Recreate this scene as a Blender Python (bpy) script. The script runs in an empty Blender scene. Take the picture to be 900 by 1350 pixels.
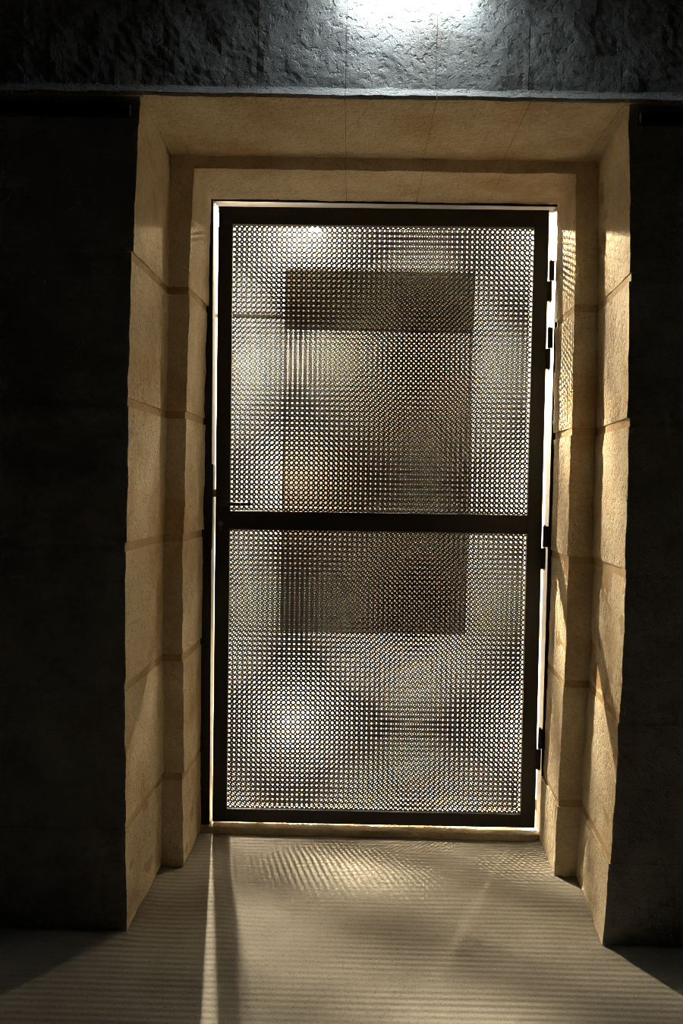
import bpy, bmesh, math, random
import numpy as np
from mathutils import Vector, Matrix, noise

# ------------------------------------------------------------------ camera, world, exposure
scene = bpy.context.scene
COL = scene.collection
CAM_H = 1.137
PITCH, YAW, ROLL = -0.0345, 0.0114, 0.0206
cy, sy, cp, sp = math.cos(YAW), math.sin(YAW), math.cos(PITCH), math.sin(PITCH)
fwd = Vector((-sy * cp, cy * cp, sp))
rgt0 = Vector((cy, sy, 0))
up0 = rgt0.cross(fwd)
cr, sr = math.cos(ROLL), math.sin(ROLL)
rgt = cr * rgt0 + sr * up0
up = -sr * rgt0 + cr * up0
cam_d = bpy.data.cameras.new('camera')
cam_d.sensor_fit = 'VERTICAL'
cam_d.sensor_height = 22.3
cam_d.lens = 22.3 * 1090 / 1350
cam_d.clip_start = 0.02
cam = bpy.data.objects.new('camera', cam_d)
COL.objects.link(cam)
M = Matrix.Identity(4)
for i in range(3):
    M[i][0], M[i][1], M[i][2] = rgt[i], up[i], -fwd[i]
M[2][3] = CAM_H
cam.matrix_world = M
scene.camera = cam

world = bpy.data.worlds.new('world')
world.use_nodes = True
world.node_tree.nodes['Background'].inputs[0].default_value = (0.0006, 0.0006, 0.0006, 1)
scene.world = world
vs = scene.view_settings
vs.view_transform = 'Standard'
vs.look = 'None'
vs.exposure = 0.0
vs.gamma = 1.0
vs.use_curve_mapping = False
try:
    scene.cycles.use_denoising = True
    scene.cycles.denoising_prefilter = 'NONE'
    scene.cycles.max_bounces = 8
    scene.cycles.filter_width = 0.8
    scene.cycles.diffuse_bounces = 5
except Exception:
    pass

LAMP_WARM = (1.0, 0.82, 0.58)
BULB_SIDE = 95000.0      # bare bulb on the side wall of the lit room
BULB_FAR = 1500.0        # bulb above the far doorway
BULB_OPP = 11000.0       # second hanging bulb, across the lit room
TUBE_COLD = 95.0         # cold tube above this doorway

# ------------------------------------------------------------------ helpers
def link(o, parent=None):
    COL.objects.link(o)
    if parent is not None:
        o.parent = parent
    return o

def tag(o, label=None, cat=None, group=None, kind=None):
    for k, v in (('label', label), ('category', cat), ('group', group), ('kind', kind)):
        if v:
            o[k] = v
    return o

def empty(name, loc=(0, 0, 0)):
    o = bpy.data.objects.new(name, None)
    o.location = loc
    o.empty_display_size = 0.1
    return link(o)

def from_bm(name, bm, mat, parent=None, smooth=False):
    bmesh.ops.recalc_face_normals(bm, faces=bm.faces)
    me = bpy.data.meshes.new(name)
    bm.to_mesh(me)
    bm.free()
    for m in (mat if isinstance(mat, (list, tuple)) else [mat]):
        me.materials.append(m)
    if smooth:
        me.polygons.foreach_set('use_smooth', [True] * len(me.polygons))
    return link(bpy.data.objects.new(name, me), parent)

def add_box(bm, x0, x1, y0, y1, z0, z1, bevel=0.0):
    r = bmesh.ops.create_cube(bm, size=1.0)
    vv = r['verts']
    for v in vv:
        v.co = Vector((x0 + (v.co.x + .5) * (x1 - x0), y0 + (v.co.y + .5) * (y1 - y0), z0 + (v.co.z + .5) * (z1 - z0)))
    if bevel > 0:
        es = list({e for v in vv for e in v.link_edges})
        bmesh.ops.bevel(bm, geom=es, offset=bevel, segments=2, affect='EDGES', profile=0.5)

def box(name, x0, x1, y0, y1, z0, z1, mat, parent=None, bevel=0.0):
    bm = bmesh.new()
    add_box(bm, x0, x1, y0, y1, z0, z1, bevel)
    return from_bm(name, bm, mat, parent)

def add_cyl(bm, p0, p1, r0, r1=None, seg=14):
    p0, p1 = Vector(p0), Vector(p1)
    d = p1 - p0
    rot = d.to_track_quat('Z', 'Y').to_matrix().to_4x4()
    bmesh.ops.create_cone(bm, cap_ends=True, segments=seg, radius1=r0, radius2=r0 if r1 is None else r1,
                          depth=d.length, matrix=Matrix.Translation((p0 + p1) / 2) @ rot)

def cyl(name, p0, p1, r0, mat, parent=None, r1=None, seg=14):
    bm = bmesh.new()
    add_cyl(bm, p0, p1, r0, r1, seg)
    o = from_bm(name, bm, mat, parent)
    return o

# ------------------------------------------------------------------ materials
def new_mat(name):
    m = bpy.data.materials.new(name)
    m.use_nodes = True
    nt = m.node_tree
    return m, nt, nt.nodes['Principled BSDF']

def N(nt, kind, **kw):
    n = nt.nodes.new(kind)
    for k, v in kw.items():
        if hasattr(n, k):
            setattr(n, k, v)
        else:
            n.inputs[k].default_value = v
    return n

def ramp(nt, fac, stops):
    r = nt.nodes.new('ShaderNodeValToRGB')
    while len(r.color_ramp.elements) < len(stops):
        r.color_ramp.elements.new(0.5)
    for e, (p, c) in zip(r.color_ramp.elements, stops):
        e.position = p
        e.color = (*c, 1)
    nt.links.new(fac, r.inputs['Fac'])
    return r.outputs['Color']

def mix(nt, fac, a, b, mode='MIX'):
    n = nt.nodes.new('ShaderNodeMix')
    n.data_type = 'RGBA'
    n.blend_type = mode
    if isinstance(fac, float):
        n.inputs[0].default_value = fac
    else:
        nt.links.new(fac, n.inputs[0])
    for i, v in ((6, a), (7, b)):
        if isinstance(v, tuple):
            n.inputs[i].default_value = (*v, 1)
        else:
            nt.links.new(v, n.inputs[i])
    return n.outputs[2]

def rough_stone(name, light, dark, stain, bump=0.35, pit=0.5, scale=1.0, stain_amt=1.0):
    m, nt, b = new_mat(name)
    geo = nt.nodes.new('ShaderNodeNewGeometry')
    P = geo.outputs['Position']
    def nz(s, d=6.0, r=0.6):
        n = N(nt, 'ShaderNodeTexNoise')
        n.inputs['Scale'].default_value = s
        n.inputs['Detail'].default_value = d
        n.inputs['Roughness'].default_value = r
        nt.links.new(P, n.inputs['Vector'])
        return n.outputs['Fac']
    base = ramp(nt, nz(9 * scale), [(0.3, dark), (0.7, light)])
    st = ramp(nt, nz(3.1 * scale, 4, 0.65), [(0.50, (0, 0, 0)), (0.72, (stain_amt,) * 3)])
    c = mix(nt, st, base, stain)
    fine = nz(160 * scale, 3, 0.7)
    c = mix(nt, 0.5, c, ramp(nt, fine, [(0.3, (0.55, 0.55, 0.55)), (0.65, (1.1, 1.1, 1.1))]), 'MULTIPLY')
    nt.links.new(c, b.inputs['Base Color'])
    b.inputs['Roughness'].default_value = 0.9
    b.inputs['Specular IOR Level'].default_value = 0.2
    pits = ramp(nt, nz(62 * scale, 3, 0.5), [(0.36, (0, 0, 0)), (0.46, (1, 1, 1))])
    h1 = N(nt, 'ShaderNodeMath', operation='MULTIPLY')
    nt.links.new(pits, h1.inputs[0])
    h1.inputs[1].default_value = pit
    h2 = N(nt, 'ShaderNodeMath', operation='ADD')
    nt.links.new(h1.outputs[0], h2.inputs[0])
    nt.links.new(nz(58 * scale, 10, 0.72), h2.inputs[1])
    bp = N(nt, 'ShaderNodeBump')
    bp.inputs['Strength'].default_value = bump
    bp.inputs['Distance'].default_value = 0.012
    nt.links.new(h2.outputs[0], bp.inputs['Height'])
    nt.links.new(bp.outputs['Normal'], b.inputs['Normal'])
    return m

def plain(name, color, rough=0.5, metal=0.0, nscale=40, var=0.25, bump=0.0):
    m, nt, b = new_mat(name)
    geo = nt.nodes.new('ShaderNodeNewGeometry')
    n = N(nt, 'ShaderNodeTexNoise')
    n.inputs['Scale'].default_value = nscale
    n.inputs['Detail'].default_value = 5
    nt.links.new(geo.outputs['Position'], n.inputs['Vector'])
    lo = tuple(v * (1 - var) for v in color)
    hi = tuple(min(1, v * (1 + var)) for v in color)
    nt.links.new(ramp(nt, n.outputs['Fac'], [(0.3, lo), (0.7, hi)]), b.inputs['Base Color'])
    b.inputs['Roughness'].default_value = rough
    b.inputs['Metallic'].default_value = metal
    if rough > .8:
        b.inputs['Specular IOR Level'].default_value = 0.1
    if bump:
        bp = N(nt, 'ShaderNodeBump')
        bp.inputs['Strength'].default_value = bump
        bp.inputs['Distance'].default_value = 0.004
        nt.links.new(n.outputs['Fac'], bp.inputs['Height'])
        nt.links.new(bp.outputs['Normal'], b.inputs['Normal'])
    return m

def emitter(name, color, strength):
    m = bpy.data.materials.new(name)
    m.use_nodes = True
    nt = m.node_tree
    nt.nodes.clear()
    e = nt.nodes.new('ShaderNodeEmission')
    e.inputs['Color'].default_value = (*color, 1)
    e.inputs['Strength'].default_value = strength
    o = nt.nodes.new('ShaderNodeOutputMaterial')
    nt.links.new(e.outputs[0], o.inputs['Surface'])
    return m

STONE = rough_stone('limestone', (0.82, 0.73, 0.55), (0.66, 0.56, 0.38), (0.52, 0.34, 0.15), 0.55, 0.6, 1.0, 0.85)
FACE = rough_stone('weathered_limestone', (0.60, 0.60, 0.57), (0.40, 0.40, 0.38), (0.24, 0.21, 0.17), 0.9, 0.45, 1.0, 0.7)
MORTAR = rough_stone('mortar', (0.60, 0.46, 0.28), (0.48, 0.35, 0.19), (0.40, 0.26, 0.12), 0.3, 0.3, 1.2)
PLASTER = rough_stone('grey_plaster', (0.26, 0.247, 0.23), (0.215, 0.205, 0.19), (0.18, 0.157, 0.13), 0.12, 0.1, 0.6, 0.5)
CONCRETE = rough_stone('pale_concrete', (0.30, 0.277, 0.245), (0.225, 0.207, 0.18), (0.18, 0.15, 0.12), 0.2, 0.3, 0.9, 0.6)
BLACK = plain('black_painted_steel', (0.012, 0.012, 0.013), 0.45, 0.0, 60, 0.4)
SHEET = plain('dark_grey_painted_sheet', (0.012, 0.012, 0.0125), 0.6, 0.0, 60, 0.3)
STEEL = plain('worn_steel', (0.20, 0.19, 0.18), 0.4, 0.9, 60, 0.3)
BRASS = plain('brass', (0.55, 0.38, 0.12), 0.35, 0.9, 60, 0.2)
DARKWOOD = plain('dark_timber', (0.006, 0.005, 0.0035), 0.9, 0, 12, 0.35, 0.2)
PANEL = plain('dark_gloss_panel', (0.012, 0.0112, 0.0105), 0.42, 0, 3, 0.25, 0.1)
PANEL2 = plain('darker_gloss_panel', (0.010, 0.009, 0.008), 0.5, 0, 4, 0.25, 0.1)  # lower half of the far door, slightly darker and rougher than the upper
WHITE = plain('white_enamel', (0.75, 0.76, 0.78), 0.4, 0, 30, 0.05)
GLOW_SIDE = emitter('side_bulb_glow', LAMP_WARM, BULB_SIDE)
GLOW_OPP = emitter('opposite_bulb_glow', LAMP_WARM, BULB_OPP)
GLOW_FAR = emitter('far_bulb_glow', LAMP_WARM, BULB_FAR)
GLOW_COLD = emitter('cold_tube_glow', (0.84, 0.95, 1.0), TUBE_COLD)

def mat_floor():
    m, nt, b = new_mat('ribbed_rubber')
    geo = nt.nodes.new('ShaderNodeNewGeometry')
    P = geo.outputs['Position']
    def nz(s, d, r=0.6):
        n = N(nt, 'ShaderNodeTexNoise')
        n.inputs['Scale'].default_value = s
        n.inputs['Detail'].default_value = d
        n.inputs['Roughness'].default_value = r
        nt.links.new(P, n.inputs['Vector'])
        return n.outputs['Fac']
    base = ramp(nt, nz(5, 6), [(0.3, (0.205, 0.195, 0.162)), (0.7, (0.30, 0.285, 0.24))])
    sp_ = ramp(nt, nz(230, 2), [(0.30, (0.35, 0.33, 0.30)), (0.45, (1, 1, 1)), (0.68, (1, 1, 1)), (0.76, (1.7, 1.7, 1.6))])
    c = mix(nt, 0.7, base, sp_, 'MULTIPLY')
    nt.links.new(c, b.inputs['Base Color'])
    b.inputs['Roughness'].default_value = 0.62
    b.inputs['Specular IOR Level'].default_value = 0.35
    w = N(nt, 'ShaderNodeTexWave')
    w.wave_type = 'BANDS'
    w.bands_direction = 'Y'
    w.inputs['Scale'].default_value = 0.314 / 0.0215
    w.inputs['Distortion'].default_value = 0.25
    w.inputs['Detail'].default_value = 1
    nt.links.new(P, w.inputs['Vector'])
    a = N(nt, 'ShaderNodeMath', operation='MULTIPLY_ADD')
    nt.links.new(nz(120, 4), a.inputs[0])
    a.inputs[1].default_value = 0.7
    nt.links.new(w.outputs['Fac'], a.inputs[2])
    bp = N(nt, 'ShaderNodeBump')
    bp.inputs['Strength'].default_value = 0.5
    bp.inputs['Distance'].default_value = 0.0032
    nt.links.new(a.outputs[0], bp.inputs['Height'])
    nt.links.new(bp.outputs['Normal'], b.inputs['Normal'])
    return m
RUBBER = mat_floor()

# ------------------------------------------------------------------ stone blocks
Y0, Y1, Y2, YB = 2.025, 2.385, 2.650, 2.72       # wall face, rebate, door plane, inner face of the wall
ZT0, ZT1 = 2.062, 2.027                           # outer and inner head of the opening
ZM = 1.0

def bowf(z):
    t = (z - ZM) / 1.05
    return max(0.0, 1.0 - t * t)

def rough_extrude(name, poly, axis, lo, hi, step, amp, parent, mats, seed=0, face_mat=None, freq=9.0, lstep=None):
    """poly: list of (a, b, visible, bow): side k runs from point k to k+1. axis 'z': (a,b)=(x,y); axis 'x': (a,b)=(y,z)."""
    ring = []
    n = len(poly)
    for k in range(n):
        a0, b0, vis, bw = poly[k]
        a1, b1, _, bw1 = poly[(k + 1) % n]
        L = math.hypot(a1 - a0, b1 - b0)
        m = max(1, int(round(L / step))) if vis else 1
        pv = poly[k - 1][2]
        for i in range(m):
            t = i / m
            ring.append((a0 + (a1 - a0) * t, b0 + (b1 - b0) * t, bw + (bw1 - bw) * t, vis or (i == 0 and pv), k))
    layers = max(1, int(round((hi - lo) / (lstep or step))))
    bm = bmesh.new()
    rows = []
    for j in range(layers + 1):
        c = lo + (hi - lo) * j / layers
        row = []
        for a, b, bw, vis, k in ring:
            co = Vector((a + bw * bowf(c), b, c)) if axis == 'z' else Vector((c, a, b))
            if vis:
                d = noise.noise_vector(co * freq + Vector((seed * 7.3, 0, 0))) * amp
                d += noise.noise_vector(co * freq * 4.1) * amp * 0.5
                if axis == 'z':
                    d.z = 0
                else:
                    d.x = 0
                co = co + d
            row.append(bm.verts.new(co))
        rows.append(row)
    R = len(ring)
    for j in range(layers):
        for i in range(R):
            f = bm.faces.new((rows[j][i], rows[j][(i + 1) % R], rows[j + 1][(i + 1) % R], rows[j + 1][i]))
            if face_mat is not None and ring[i][4] in face_mat:
                f.material_index = 1
    bm.faces.new(rows[0])
    bm.faces.new(rows[-1])
    return from_bm(name, bm, mats, parent)

G = 0.011                                          # half a mortar joint
wall = None

def mortar_core():
    bm = bmesh.new()
    r = 0.0035
    plans = [[(-2.4, Y0 + r, 0), (-0.534 - r, Y0 + r, -.018), (-0.531 - r, Y1 + r, -.008), (-0.465 - r, Y1 + r, -.018), (-0.462 - r, Y2 - .012, -.011), (-0.480, Y2 - .01, 0), (-0.480, YB, 0), (-2.4, YB, 0)],
             [(2.5, Y0 + r, 0), (0.647 + r, Y0 + r, .026), (0.677 + r, Y1 + r, .023), (0.614 + r, Y1 + r, .014), (0.629 + r, Y2 - .012, .011), (0.660, Y2 - .01, 0), (0.660, YB, 0), (2.5, YB, 0)]]
    for pl in plans:
        rows = []
        for q in range(13):
            z = (ZT0 + .01) * q / 12
            rows.append([bm.verts.new((x + bw * bowf(z), y, z)) for x, y, bw in pl])
        for q in range(12):
            for i in range(len(pl)):
                j = (i + 1) % len(pl)
                f = bm.faces.new((rows[q][i], rows[q][j], rows[q + 1][j], rows[q + 1][i]))
                f.material_index = 1 if i == 0 else 0
        bm.faces.new(rows[0])
        bm.faces.new(rows[-1])
    prof = [(Y0 + .026 + .002, ZT0 + .04 + r), (Y0 + .004 + r, ZT0 + r), (Y1 + r, ZT0 + r), (Y1 + r, ZT1 + r), (Y2 - .012, ZT1 + r), (Y2, ZT1 + .012), (YB, ZT1 + .012), (YB, 3.7), (Y0 + .026 + .002, 3.7)]
    lo = [bm.verts.new((-2.4, y, z)) for y, z in prof]
    hi = [bm.verts.new((2.5, y, z)) for y, z in prof]
    for i in range(len(prof)):
        j = (i + 1) % len(prof)
        f = bm.faces.new((lo[i], lo[j], hi[j], hi[i]))
        if i in (0, len(prof) - 1, len(prof) - 2):
            f.material_index = 1
    bm.faces.new(lo)
    bm.faces.new(hi)
    o = from_bm('wall_front', bm, [MORTAR, FACE])
    tag(o, 'thick weathered limestone wall around the doorway', 'wall', kind='structure')
    return o

wall = mortar_core()
random.seed(4)
ZL = [0.0, 0.27, 0.62, 0.97, 1.325, 1.68, 2.066]
ZR = [0.0, 0.22, 0.57, 0.93, 1.30, 1.65, 2.066]
YE = 2.640

def face_block(x0, x1, z0, z1, yf, seed, step=0.045, amp=0.007, depth=0.12):
    """a squared block in the wall face, only its front showing"""
    nx, nz_ = max(2, int((x1 - x0) / step)), max(2, int((z1 - z0) / step))
    bm = bmesh.new()
    g = []
    for j in range(nz_ + 1):
        row = []
        for i in range(nx + 1):
            co = Vector((x0 + (x1 - x0) * i / nx, yf, z0 + (z1 - z0) * j / nz_))
            d = noise.noise(co * 5 + Vector((seed, 0, 0))) * amp + noise.noise(co * 17) * amp * .6
            edge = min(i, nx - i, j, nz_ - j) == 0
            co.y += d + (0.006 if edge else 0)
            row.append(bm.verts.new(co))
        g.append(row)
    for j in range(nz_):
        for i in range(nx):
            bm.faces.new((g[j][i], g[j][i + 1], g[j + 1][i + 1], g[j + 1][i]))
    rim = [g[0][i] for i in range(nx + 1)] + [g[j][nx] for j in range(1, nz_ + 1)] + [g[nz_][i] for i in range(nx - 1, -1, -1)] + [g[j][0] for j in range(nz_ - 1, 0, -1)]
    bk = [bm.verts.new((v.co.x, yf + depth, v.co.z)) for v in rim]
    for i in range(len(rim)):
        j = (i + 1) % len(rim)
        bm.faces.new((rim[i], rim[j], bk[j], bk[i]))
    bm.faces.new(bk)
    return from_bm('stone_block', bm, FACE, wall)

for side, ZZ in ((-1, ZL), (1, ZR)):
    for k in range(len(ZZ) - 1):
        z0, z1 = ZZ[k] + (G if k else 0.0), ZZ[k + 1] - (G if k < len(ZZ) - 2 else 0.0)
        w = 0.34 if k % 2 else 0.56
        j1, j2 = random.uniform(-.003, .003), random.uniform(-.003, .003)
        if side < 0:
            xe = -0.54 - w
            poly = [(xe, Y0, 1, 0), (-0.534 + j1, Y0, 1, -.018), (-0.531 + j2, Y1, 1, -.008), (-0.465 + j2, Y1, 1, -.018), (-0.462 + j1, YE, 0, -.011), (xe, YE, 0, 0)]
        else:
            xe = 0.66 + w
            poly = [(xe, Y0, 1, 0), (0.647 + j1, Y0, 1, .026), (0.677 + j2, Y1, 1, .023), (0.614 + j2, Y1, 1, .014), (0.629 + j1, YE, 0, .011), (xe, YE, 0, 0)]
        rough_extrude('stone_block', poly, 'z', z0, z1, 0.025, 0.0029, wall, [STONE, FACE], seed=k + (20 if side > 0 else 0), face_mat=(0,), lstep=0.012, freq=13.0)
        # the rest of the course out along the wall face
        x = xe
        lim = -2.38 if side < 0 else 2.48
        s = 0
        while (x - lim) * side < -0.12:
            L = random.uniform(0.42, 0.7)
            xn = x + side * L
            if (xn - lim) * side > -0.15:
                xn = lim
            a, b = sorted((x + side * G, xn - side * G))
            face_block(a, b, z0, z1, Y0 - .002, k * 3.1 + s + side)
            x = xn
            s += 1

# head of the opening: a flat arch of narrow stones with a flared lower lip, its overhang lengthened to shade the wall below
XJ = [-0.93, -0.48, -0.25, -0.035, 0.185, 0.41, 0.635, 1.02]
YU = Y0 + 0.026
for k in range(len(XJ) - 1):
    x0, x1 = XJ[k] + 0.0010, XJ[k + 1] - 0.0010
    poly = [(YU, 2.50, 1, 0), (YU, ZT0 + .036, 1, 0), (Y0 - .014, ZT0 + .005, 1, 0), (Y0 - .008, ZT0 - .002, 1, 0), (Y1, ZT0, 1, 0), (Y1, ZT1, 1, 0), (YE, ZT1, 0, 0), (YE, 2.50, 0, 0)]
    rough_extrude('stone_block', poly, 'x', x0, x1, 0.013, 0.0028, wall, [STONE, FACE], seed=40, face_mat=(0, 1, 2), freq=14.0)
for a, b in ((-2.38, -1.62), (-1.62, -0.93), (1.02, 1.75), (1.75, 2.48)):
    poly = [(YU, 2.50, 1, 0), (YU, ZT0 + .036, 1, 0), (Y0 - .014, ZT0 + .005, 0, 0), (Y0 + .12, ZT0 + .004, 0, 0), (Y0 + .12, 2.50, 0, 0)]
    rough_extrude('stone_block', poly, 'x', a + .004, b - .004, 0.03, 0.005, wall, [FACE, FACE], seed=60 + a, freq=10.0)
x = -2.38
s = 0
while x < 2.40:
    xn = min(2.48, x + random.uniform(.5, .75))
    if 2.48 - xn < .2:
        xn = 2.48
    face_block(x + .005, xn - .005, 2.508, 2.88, YU, 77)
    face_block(x + .005, xn - .005, 2.89, 3.29, YU, 77)
    x = xn
    s += 1

# ------------------------------------------------------------------ floor of the near side, rubber mat, threshold
tag(box('floor', -2.4, 2.5, -1.2, 2.626, -0.10, -0.008, CONCRETE), 'bare concrete floor under the ribbed mat', 'floor', kind='structure')

def mat_height(x, y):
    z = 0.003 + noise.noise(Vector((x * 2.3, y * 2.6, 3.0))) * 0.0035
    # ripple lying across the opening and a lifted edge along both jambs
    for (px, py, qx, qy, h, w) in ((-0.10, 2.45, 0.62, 2.20, 0.007, 0.055), (-0.42, 2.52, -0.30, 2.02, 0.006, 0.05), (0.10, 2.34, 0.55, 2.08, 0.004, 0.06)):
        d = Vector((qx - px, qy - py))
        t = max(0, min(1, ((x - px) * d.x + (y - py) * d.y) / d.length_squared))
        dist = math.hypot(x - px - d.x * t, y - py - d.y * t)
        z += h * math.exp(-(dist / w) ** 2)
    if y > Y0 - .05:
        xl = -0.55 if y < Y1 else -0.48
        xr = 0.69 if y < Y1 else 0.63
        e = min(x - xl, xr - x)
        z += 0.005 * math.exp(-(max(e, 0) / 0.03) ** 2)
    return z

def build_mat():
    xs = np.arange(-2.3, 2.401, 0.02)
    ys = np.arange(-1.1, 2.631, 0.02)
    idx = {}
    verts, faces = [], []
    def inside(x, y):
        if y < Y0 - .012:
            return True
        if y < Y1 - .01:
            return -0.548 < x < 0.678
        return -0.478 < x < 0.632
    def vid(i, j):
        if (i, j) not in idx:
            x, y = xs[i], ys[j]
            idx[(i, j)] = len(verts)
            verts.append((x, y, mat_height(x, y)))
        return idx[(i, j)]
    for j in range(len(ys) - 1):
        for i in range(len(xs) - 1):
            if inside((xs[i] + xs[i + 1]) / 2, (ys[j] + ys[j + 1]) / 2):
                faces.append((vid(i, j), vid(i + 1, j), vid(i + 1, j + 1), vid(i, j + 1)))
    me = bpy.data.meshes.new('floor_mat')
    me.from_pydata(verts, [], faces)
    me.materials.append(RUBBER)
    me.polygons.foreach_set('use_smooth', [True] * len(me.polygons))
    o = link(bpy.data.objects.new('floor_mat', me))
    so = o.modifiers.new('thickness', 'SOLIDIFY')
    so.thickness = 0.005
    so.offset = -1
    tag(o, 'grey-brown ribbed rubber mat laid wall to wall up to the threshold', 'mat')
build_mat()

poly = [(2.628, -0.002, 1, 0), (2.630, 0.0200, 1, 0), (2.93, 0.0235, 0, 0), (2.93, -0.06, 0, 0), (2.630, -0.06, 0, 0)]
th = rough_extrude('threshold_stone', poly, 'x', -0.479, 0.659, 0.012, 0.003, None, [STONE, STONE], seed=5, freq=20)
tag(th, 'low worn limestone sill slab under the black mesh door', 'sill', kind='structure')

# dark flat bars on the wall beside the head of the opening
for i, (a, b) in enumerate(((-2.3, -0.548), (0.668, 2.4))):
    o = box('trim_%d' % (i + 1), a, b, Y0 - .020, Y0 - .002, 2.008, 2.034, BLACK, None, .003)
    tag(o, 'dark flat bar along the wall beside the head of the doorway', 'trim', kind='structure')

# ------------------------------------------------------------------ fixed steel frame of the door
fr = empty('door_frame', (0.09, Y2, 0.03))
tag(fr, 'black steel door frame fixed in the inner rebate of the stone', 'door frame', kind='structure')
def fpart(name, *a, **k):
    o = box(name, *a, **k)
    o.parent = fr
    o.matrix_parent_inverse = Matrix.Translation(fr.location).inverted()
    return o
lb = fpart('jamb_bar', -0.482, -0.456, 2.645, 2.70, 0.006, 2.05, BLACK)
for v in lb.data.vertices:          # the bar stands slightly out of plumb
    if v.co.x > -0.47:
        v.co.x = -0.4375 if v.co.z < 1.0 else -0.456
fpart('jamb_bar', 0.632, 0.662, 2.645, 2.70, 0.006, 2.05, BLACK)
fpart('head_bar', -0.4525, 0.6315, 2.645, 2.70, 2.022, 2.05, BLACK)
fpart('strike_plate', -0.4500, -0.4440, 2.648, 2.695, 0.917, 1.190, BLACK, bevel=.001)

# ------------------------------------------------------------------ perforated door leaf
LX0, LX1, LZ0, LZ1 = -0.430, 0.617, 0.031, 2.011
door = empty('door_1', ((LX0 + LX1) / 2, Y2, LZ0))
tag(door, 'black steel door leaf with double perforated sheets', 'door', kind='structure')
HW, LH = (LX1 - LX0) / 2, LZ1 - LZ0
ST = 0.0465
TOP, BOT = 0.055, 0.043
RZ0, RZ1 = 0.984 - LZ0, 1.045 - LZ0
def dbox(name, *a, parent=None, **k):
    return box(name, *a, parent=parent or door, **k)
dbox('stile', -HW, -HW + ST, 0, .026, 0, LH, BLACK, bevel=.002)
dbox('stile', HW - ST, HW, 0, .026, 0, LH, BLACK, bevel=.002)
dbox('rail', -HW + ST - .001, HW - ST + .001, .0005, .0255, LH - TOP, LH, BLACK, bevel=.002)
dbox('rail', -HW + ST - .001, HW - ST + .001, .0005, .0255, RZ0, RZ1, BLACK, bevel=.002)
dbox('rail', -HW + ST - .001, HW - ST + .001, .0005, .0255, 0, BOT, BLACK, bevel=.002)
for zc in (LH - .02, RZ0 + .03):        # spacer bars that carry the rear sheets
    dbox('spacer_bar', -HW + .004, HW - .004, .0255, .072, zc - .006, zc + .006, BLACK)

CELL = 0.0161
def perforated_sheet(name, w, h, ox, oz, thick=0.0015):
    """sheet with big rounded-diamond holes on a square grid and small holes between, ox/oz: phase of the grid"""
    c = CELL
    ra, rd, sa, sd = 0.374 * c, 0.314 * c, 0.200 * c, 0.178 * c
    nx, nz_ = int(math.ceil(w / c)) , int(math.ceil(h / c)) + 1
    q = rd * math.sqrt(.5)
    p = sd * math.sqrt(.5)
    H = c / 2
    L = []          # local points of one cell
    def lp(x, z):
        for i, (a, b) in enumerate(L):
            if abs(a - x) < 1e-9 and abs(b - z) < 1e-9:
                return i
        L.append((x, z))
        return len(L) - 1
    F, W = [], []
    for sx, sz in ((1, 1), (-1, 1), (-1, -1), (1, -1)):
        B0, B45, B90 = lp(sx * ra, 0), lp(sx * q, sz * q), lp(0, sz * ra)
        E, T = lp(sx * H, 0), lp(0, sz * H)
        S270, S225, S180 = lp(sx * H, sz * (H - sa)), lp(sx * (H - p), sz * (H - p)), lp(sx * (H - sa), sz * H)
        f1, f2 = [B0, E, S270, S225, B45], [B45, S225, S180, T, B90]
        w_ = [(B45, B0), (B90, B45), (S270, S225), (S225, S180)]
        if sx * sz < 0:
            f1, f2 = f1[::-1], f2[::-1]
            w_ = [(b, a) for a, b in w_]
        F += [f1, f2]
        W += w_
    L = np.array(L)
    F = np.array(F)
    W = np.array(W)
    n = len(L)
    ii, jj = np.meshgrid(np.arange(nx), np.arange(nz_), indexing='ij')
    cx = ((ii.ravel() + .5) - nx / 2) * c
    cz = (jj.ravel() + .5) * c
    K = len(cx)
    V = np.zeros((K, 2, n, 3))
    V[:, :, :, 0] = cx[:, None, None] + L[None, None, :, 0]
    V[:, :, :, 2] = cz[:, None, None] + L[None, None, :, 1]
    V[:, 1, :, 1] = thick
    V = V.reshape(-1, 3)
    base = (np.arange(K) * 2 * n)[:, None, None]
    front = (base + F[None]).reshape(-1, 5)
    back = (base + n + F[None][:, :, ::-1]).reshape(-1, 5)
    walls = np.stack([W[:, 0], W[:, 1], W[:, 1] + n, W[:, 0] + n], 1)
    walls = (base + walls[None]).reshape(-1, 4)
    loops = np.concatenate([front.ravel(), back.ravel(), walls.ravel()]).astype(np.int32)
    tot = np.concatenate([np.full(len(front) + len(back), 5), np.full(len(walls), 4)]).astype(np.int32)
    start = np.concatenate([[0], np.cumsum(tot)[:-1]]).astype(np.int32)
    me = bpy.data.meshes.new(name)
    me.vertices.add(len(V))
    me.vertices.foreach_set('co', V.ravel())
    me.loops.add(len(loops))
    me.loops.foreach_set('vertex_index', loops)
    me.polygons.add(len(tot))
    me.polygons.foreach_set('loop_start', start)
    me.polygons.foreach_set('loop_total', tot)
    me.update(calc_edges=True)
    me.validate()
    me.materials.append(SHEET)
    return me

APW = 2 * (HW - ST)
SH = perforated_sheet('perforated_sheet', APW, 0.912, 0, 0)
ZLOW = BOT + (RZ0 - BOT - 58 * CELL) / 2
ZUP = RZ1 + ((LH - TOP) - RZ1 - 58 * CELL) / 2
DX = -0.0037
for zb in (ZUP, ZLOW):
    for yy, dx in ((0.012, 0.0), (0.067, DX)):
        o = link(bpy.data.objects.new('perforated_sheet', SH), door)
        o.location = (dx, yy, zb)

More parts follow.
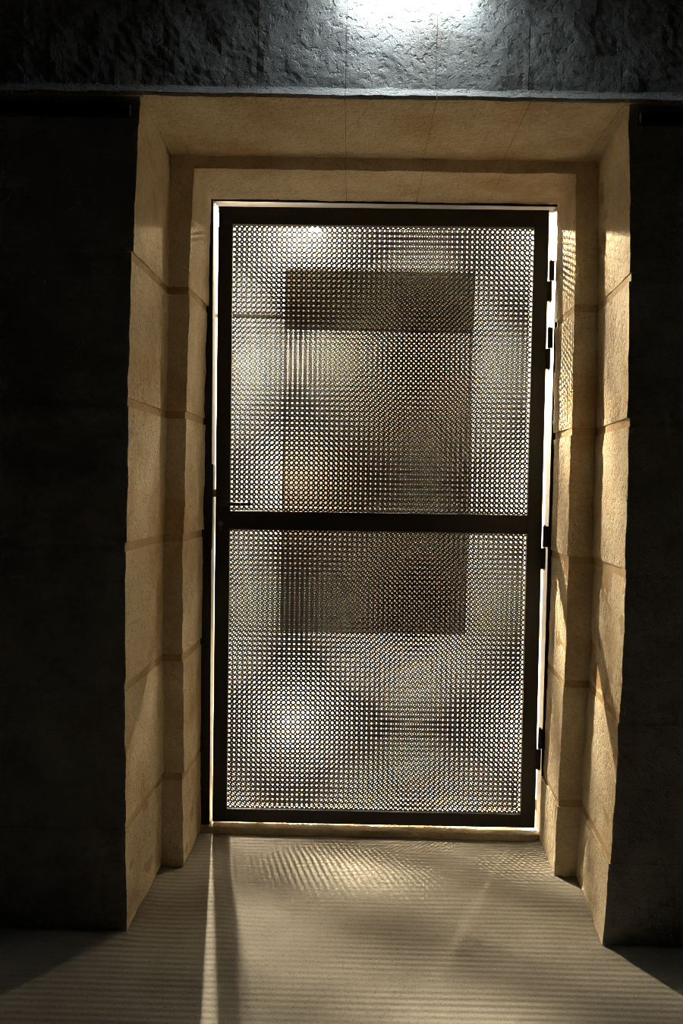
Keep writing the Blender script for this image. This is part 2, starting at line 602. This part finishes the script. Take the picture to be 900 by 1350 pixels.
# lock, lever, hinges
lock = dbox('lock_plate', -HW + .006, -HW + .038, -.005, .0, 0.955 - LZ0, 1.115 - LZ0, BLACK, bevel=.0015)
bm = bmesh.new()
add_cyl(bm, (-HW + .017, -.004, 1.068 - LZ0), (-HW + .017, -.046, 1.068 - LZ0), .0085)
add_cyl(bm, (-HW + .012, -.042, 1.068 - LZ0), (-HW + .085, -.044, 1.067 - LZ0), .0062, .0056)
add_cyl(bm, (-HW + .085, -.044, 1.067 - LZ0), (-HW + .120, -.036, 1.068 - LZ0), .0056, .0042)
from_bm('lever_handle', bm, BLACK, lock)
bm = bmesh.new()
add_cyl(bm, (-HW + .019, -.004, 1.003 - LZ0), (-HW + .019, -.009, 1.003 - LZ0), .0085)
add_box(bm, -HW + .0165, -HW + .0215, -.009, -.004, .980 - LZ0, 1.003 - LZ0)
from_bm('lock_cylinder', bm, STEEL, lock)
dbox('latch_bolt', -HW - .015, -HW + .004, .008, .022, 1.088 - LZ0, 1.112 - LZ0, BRASS, bevel=.001)
for zc, hh in ((1.789, .063), (1.577, .065), (0.942, .069), (0.290, .066)):
    z = zc - LZ0
    h = bpy.data.objects.new('hinge', None)
    link(h, door)
    h.location = (HW + .010, 0.004, z)
    cyl('knuckle', (.003, 0, .002), (.003, 0, hh), .0080, BLACK, h)
    cyl('knuckle', (-.003, 0, -hh), (-.003, 0, -.002), .0076, BLACK, h)
    cyl('pin', (0, 0, -hh - .004), (0, 0, hh + .004), .0026, STEEL, h, seg=8)
    box('hinge_leaf', -.0120, -.006, -.003, .001, -hh, -.004, BLACK, h)
    box('hinge_leaf', .004, .0100, -.003, .001, .004, hh, BLACK, h)
door.rotation_euler = (0, math.radians(-0.3), 0)

# ------------------------------------------------------------------ the lit room behind the door
XL, XR, YF, ZC = -1.50, 1.80, 6.10, 3.60
tag(box('floor_lit_room', XL - .1, XR + .1, 2.93, YF + .5, -0.12, 0.0215, CONCRETE), 'concrete floor of the lit room', 'floor', kind='structure')
tag(box('ceiling', XL - .1, XR + .1, YB, YF + .5, ZC, ZC + .1, PLASTER), 'grey plaster ceiling of the lit room', 'ceiling', kind='structure')
tag(box('wall_left', XL - .1, XL, YB, YF, 0, ZC, PLASTER), 'grey plaster side wall carrying the bare bulb', 'wall', kind='structure')
tag(box('wall_right', XR, XR + .1, YB, YF, 0, ZC, PLASTER), 'grey plaster side wall of the lit room opposite the bulb', 'wall', kind='structure')
DX0, DX1, DZ = -0.515, 0.875, 2.70
bm = bmesh.new()
add_box(bm, XL - .1, DX0, YF, YF + .5, 0, ZC)
add_box(bm, DX1, XR + .1, YF, YF + .5, 0, ZC)
add_box(bm, DX0, DX1, YF, YF + .5, DZ, ZC)
tag(from_bm('wall_back', bm, PLASTER), 'grey plaster end wall with a recessed dark doorway', 'wall', kind='structure')
d2 = empty('door_2', ((DX0 + DX1) / 2, YF + .2, 0.012))
tag(d2, 'tall closed dark glossy door under a brown timber header in the end wall', 'door', kind='structure')
def d2box(name, x0, x1, y0, y1, z0, z1, mat, bevel=0.0):
    o = box(name, x0, x1, y0, y1, z0, z1, mat, d2, bevel)
    o.matrix_parent_inverse = Matrix.Translation(d2.location).inverted()
    return o
d2box('header', DX0, DX1, YF + .03, YF + .24, 2.275, DZ, DARKWOOD, .004)
d2box('upper_panel', DX0, DX1, YF + .07, YF + .24, 0.96, 2.275, PANEL, .004)
d2box('lower_panel', DX0, DX1, YF + .06, YF + .24, 0.012, 0.96, PANEL2, .004)
tag(box('trim_3', XL, DX0 - .01, YF - .022, YF, 2.335, 2.36, DARKWOOD, None, .003), 'thin brown rail on the end wall beside the far doorway', 'trim', kind='structure')

def bulb_lamp(name, base, direction, label, glow, r, drop=0.0):
    t = empty(name, base)
    tag(t, label, 'lamp')
    d = Vector(direction)
    cyl('base_plate', (0, 0, 0), d * .018, .055, WHITE, t, seg=20)
    if drop:
        cyl('cord', d * .018, d * (drop + .02), .004, BLACK, t, seg=8)
    cyl('socket', d * (drop + .018), d * (drop + .075), .022, WHITE, t, r1=.020)
    bm = bmesh.new()
    bmesh.ops.create_icosphere(bm, subdivisions=2, radius=r, matrix=Matrix.Translation(d * (drop + .075 + r * .9)))
    from_bm('bulb', bm, glow, t, True)
    return t
pl = bulb_lamp('pendant_lamp', (-0.757, 4.55, ZC), (0, 0, -1), 'bare warm bulb hanging on a cord on the lock side of the lit room', GLOW_SIDE, .037, ZC - 2.665)
bulb_lamp('pendant_lamp', (1.35, 4.55, ZC), (0, 0, -1), 'bare warm bulb hanging on a cord on the hinge side of the lit room', GLOW_OPP, .037, ZC - 2.665)
bulb_lamp('wall_lamp', (-0.30, YF, 2.96), (0, -1, 0), 'bare warm bulb in a white socket above the far doorway', GLOW_FAR, .03)

# ------------------------------------------------------------------ cold lamp above this doorway
lt = empty('tube_light', (0.115, YU - .004, 2.335))
tag(lt, 'small cold white tube light on the wall above the doorway', 'lamp')
box('housing', -.15, .15, -.062, 0, .035, .085, WHITE, lt, .004)
for s in (-1, 1):
    cyl('end_cap', (s * .136, -.034, .010), (s * .146, -.034, .010), .0075, WHITE, lt)
    box('bracket', min(s * .1455, s * .149), max(s * .1455, s * .149), -.040, -.028, .004, .036, WHITE, lt, .001)
cyl('tube', (-.136, -.034, .010), (.136, -.034, .010), .011, GLOW_COLD, lt, seg=16)
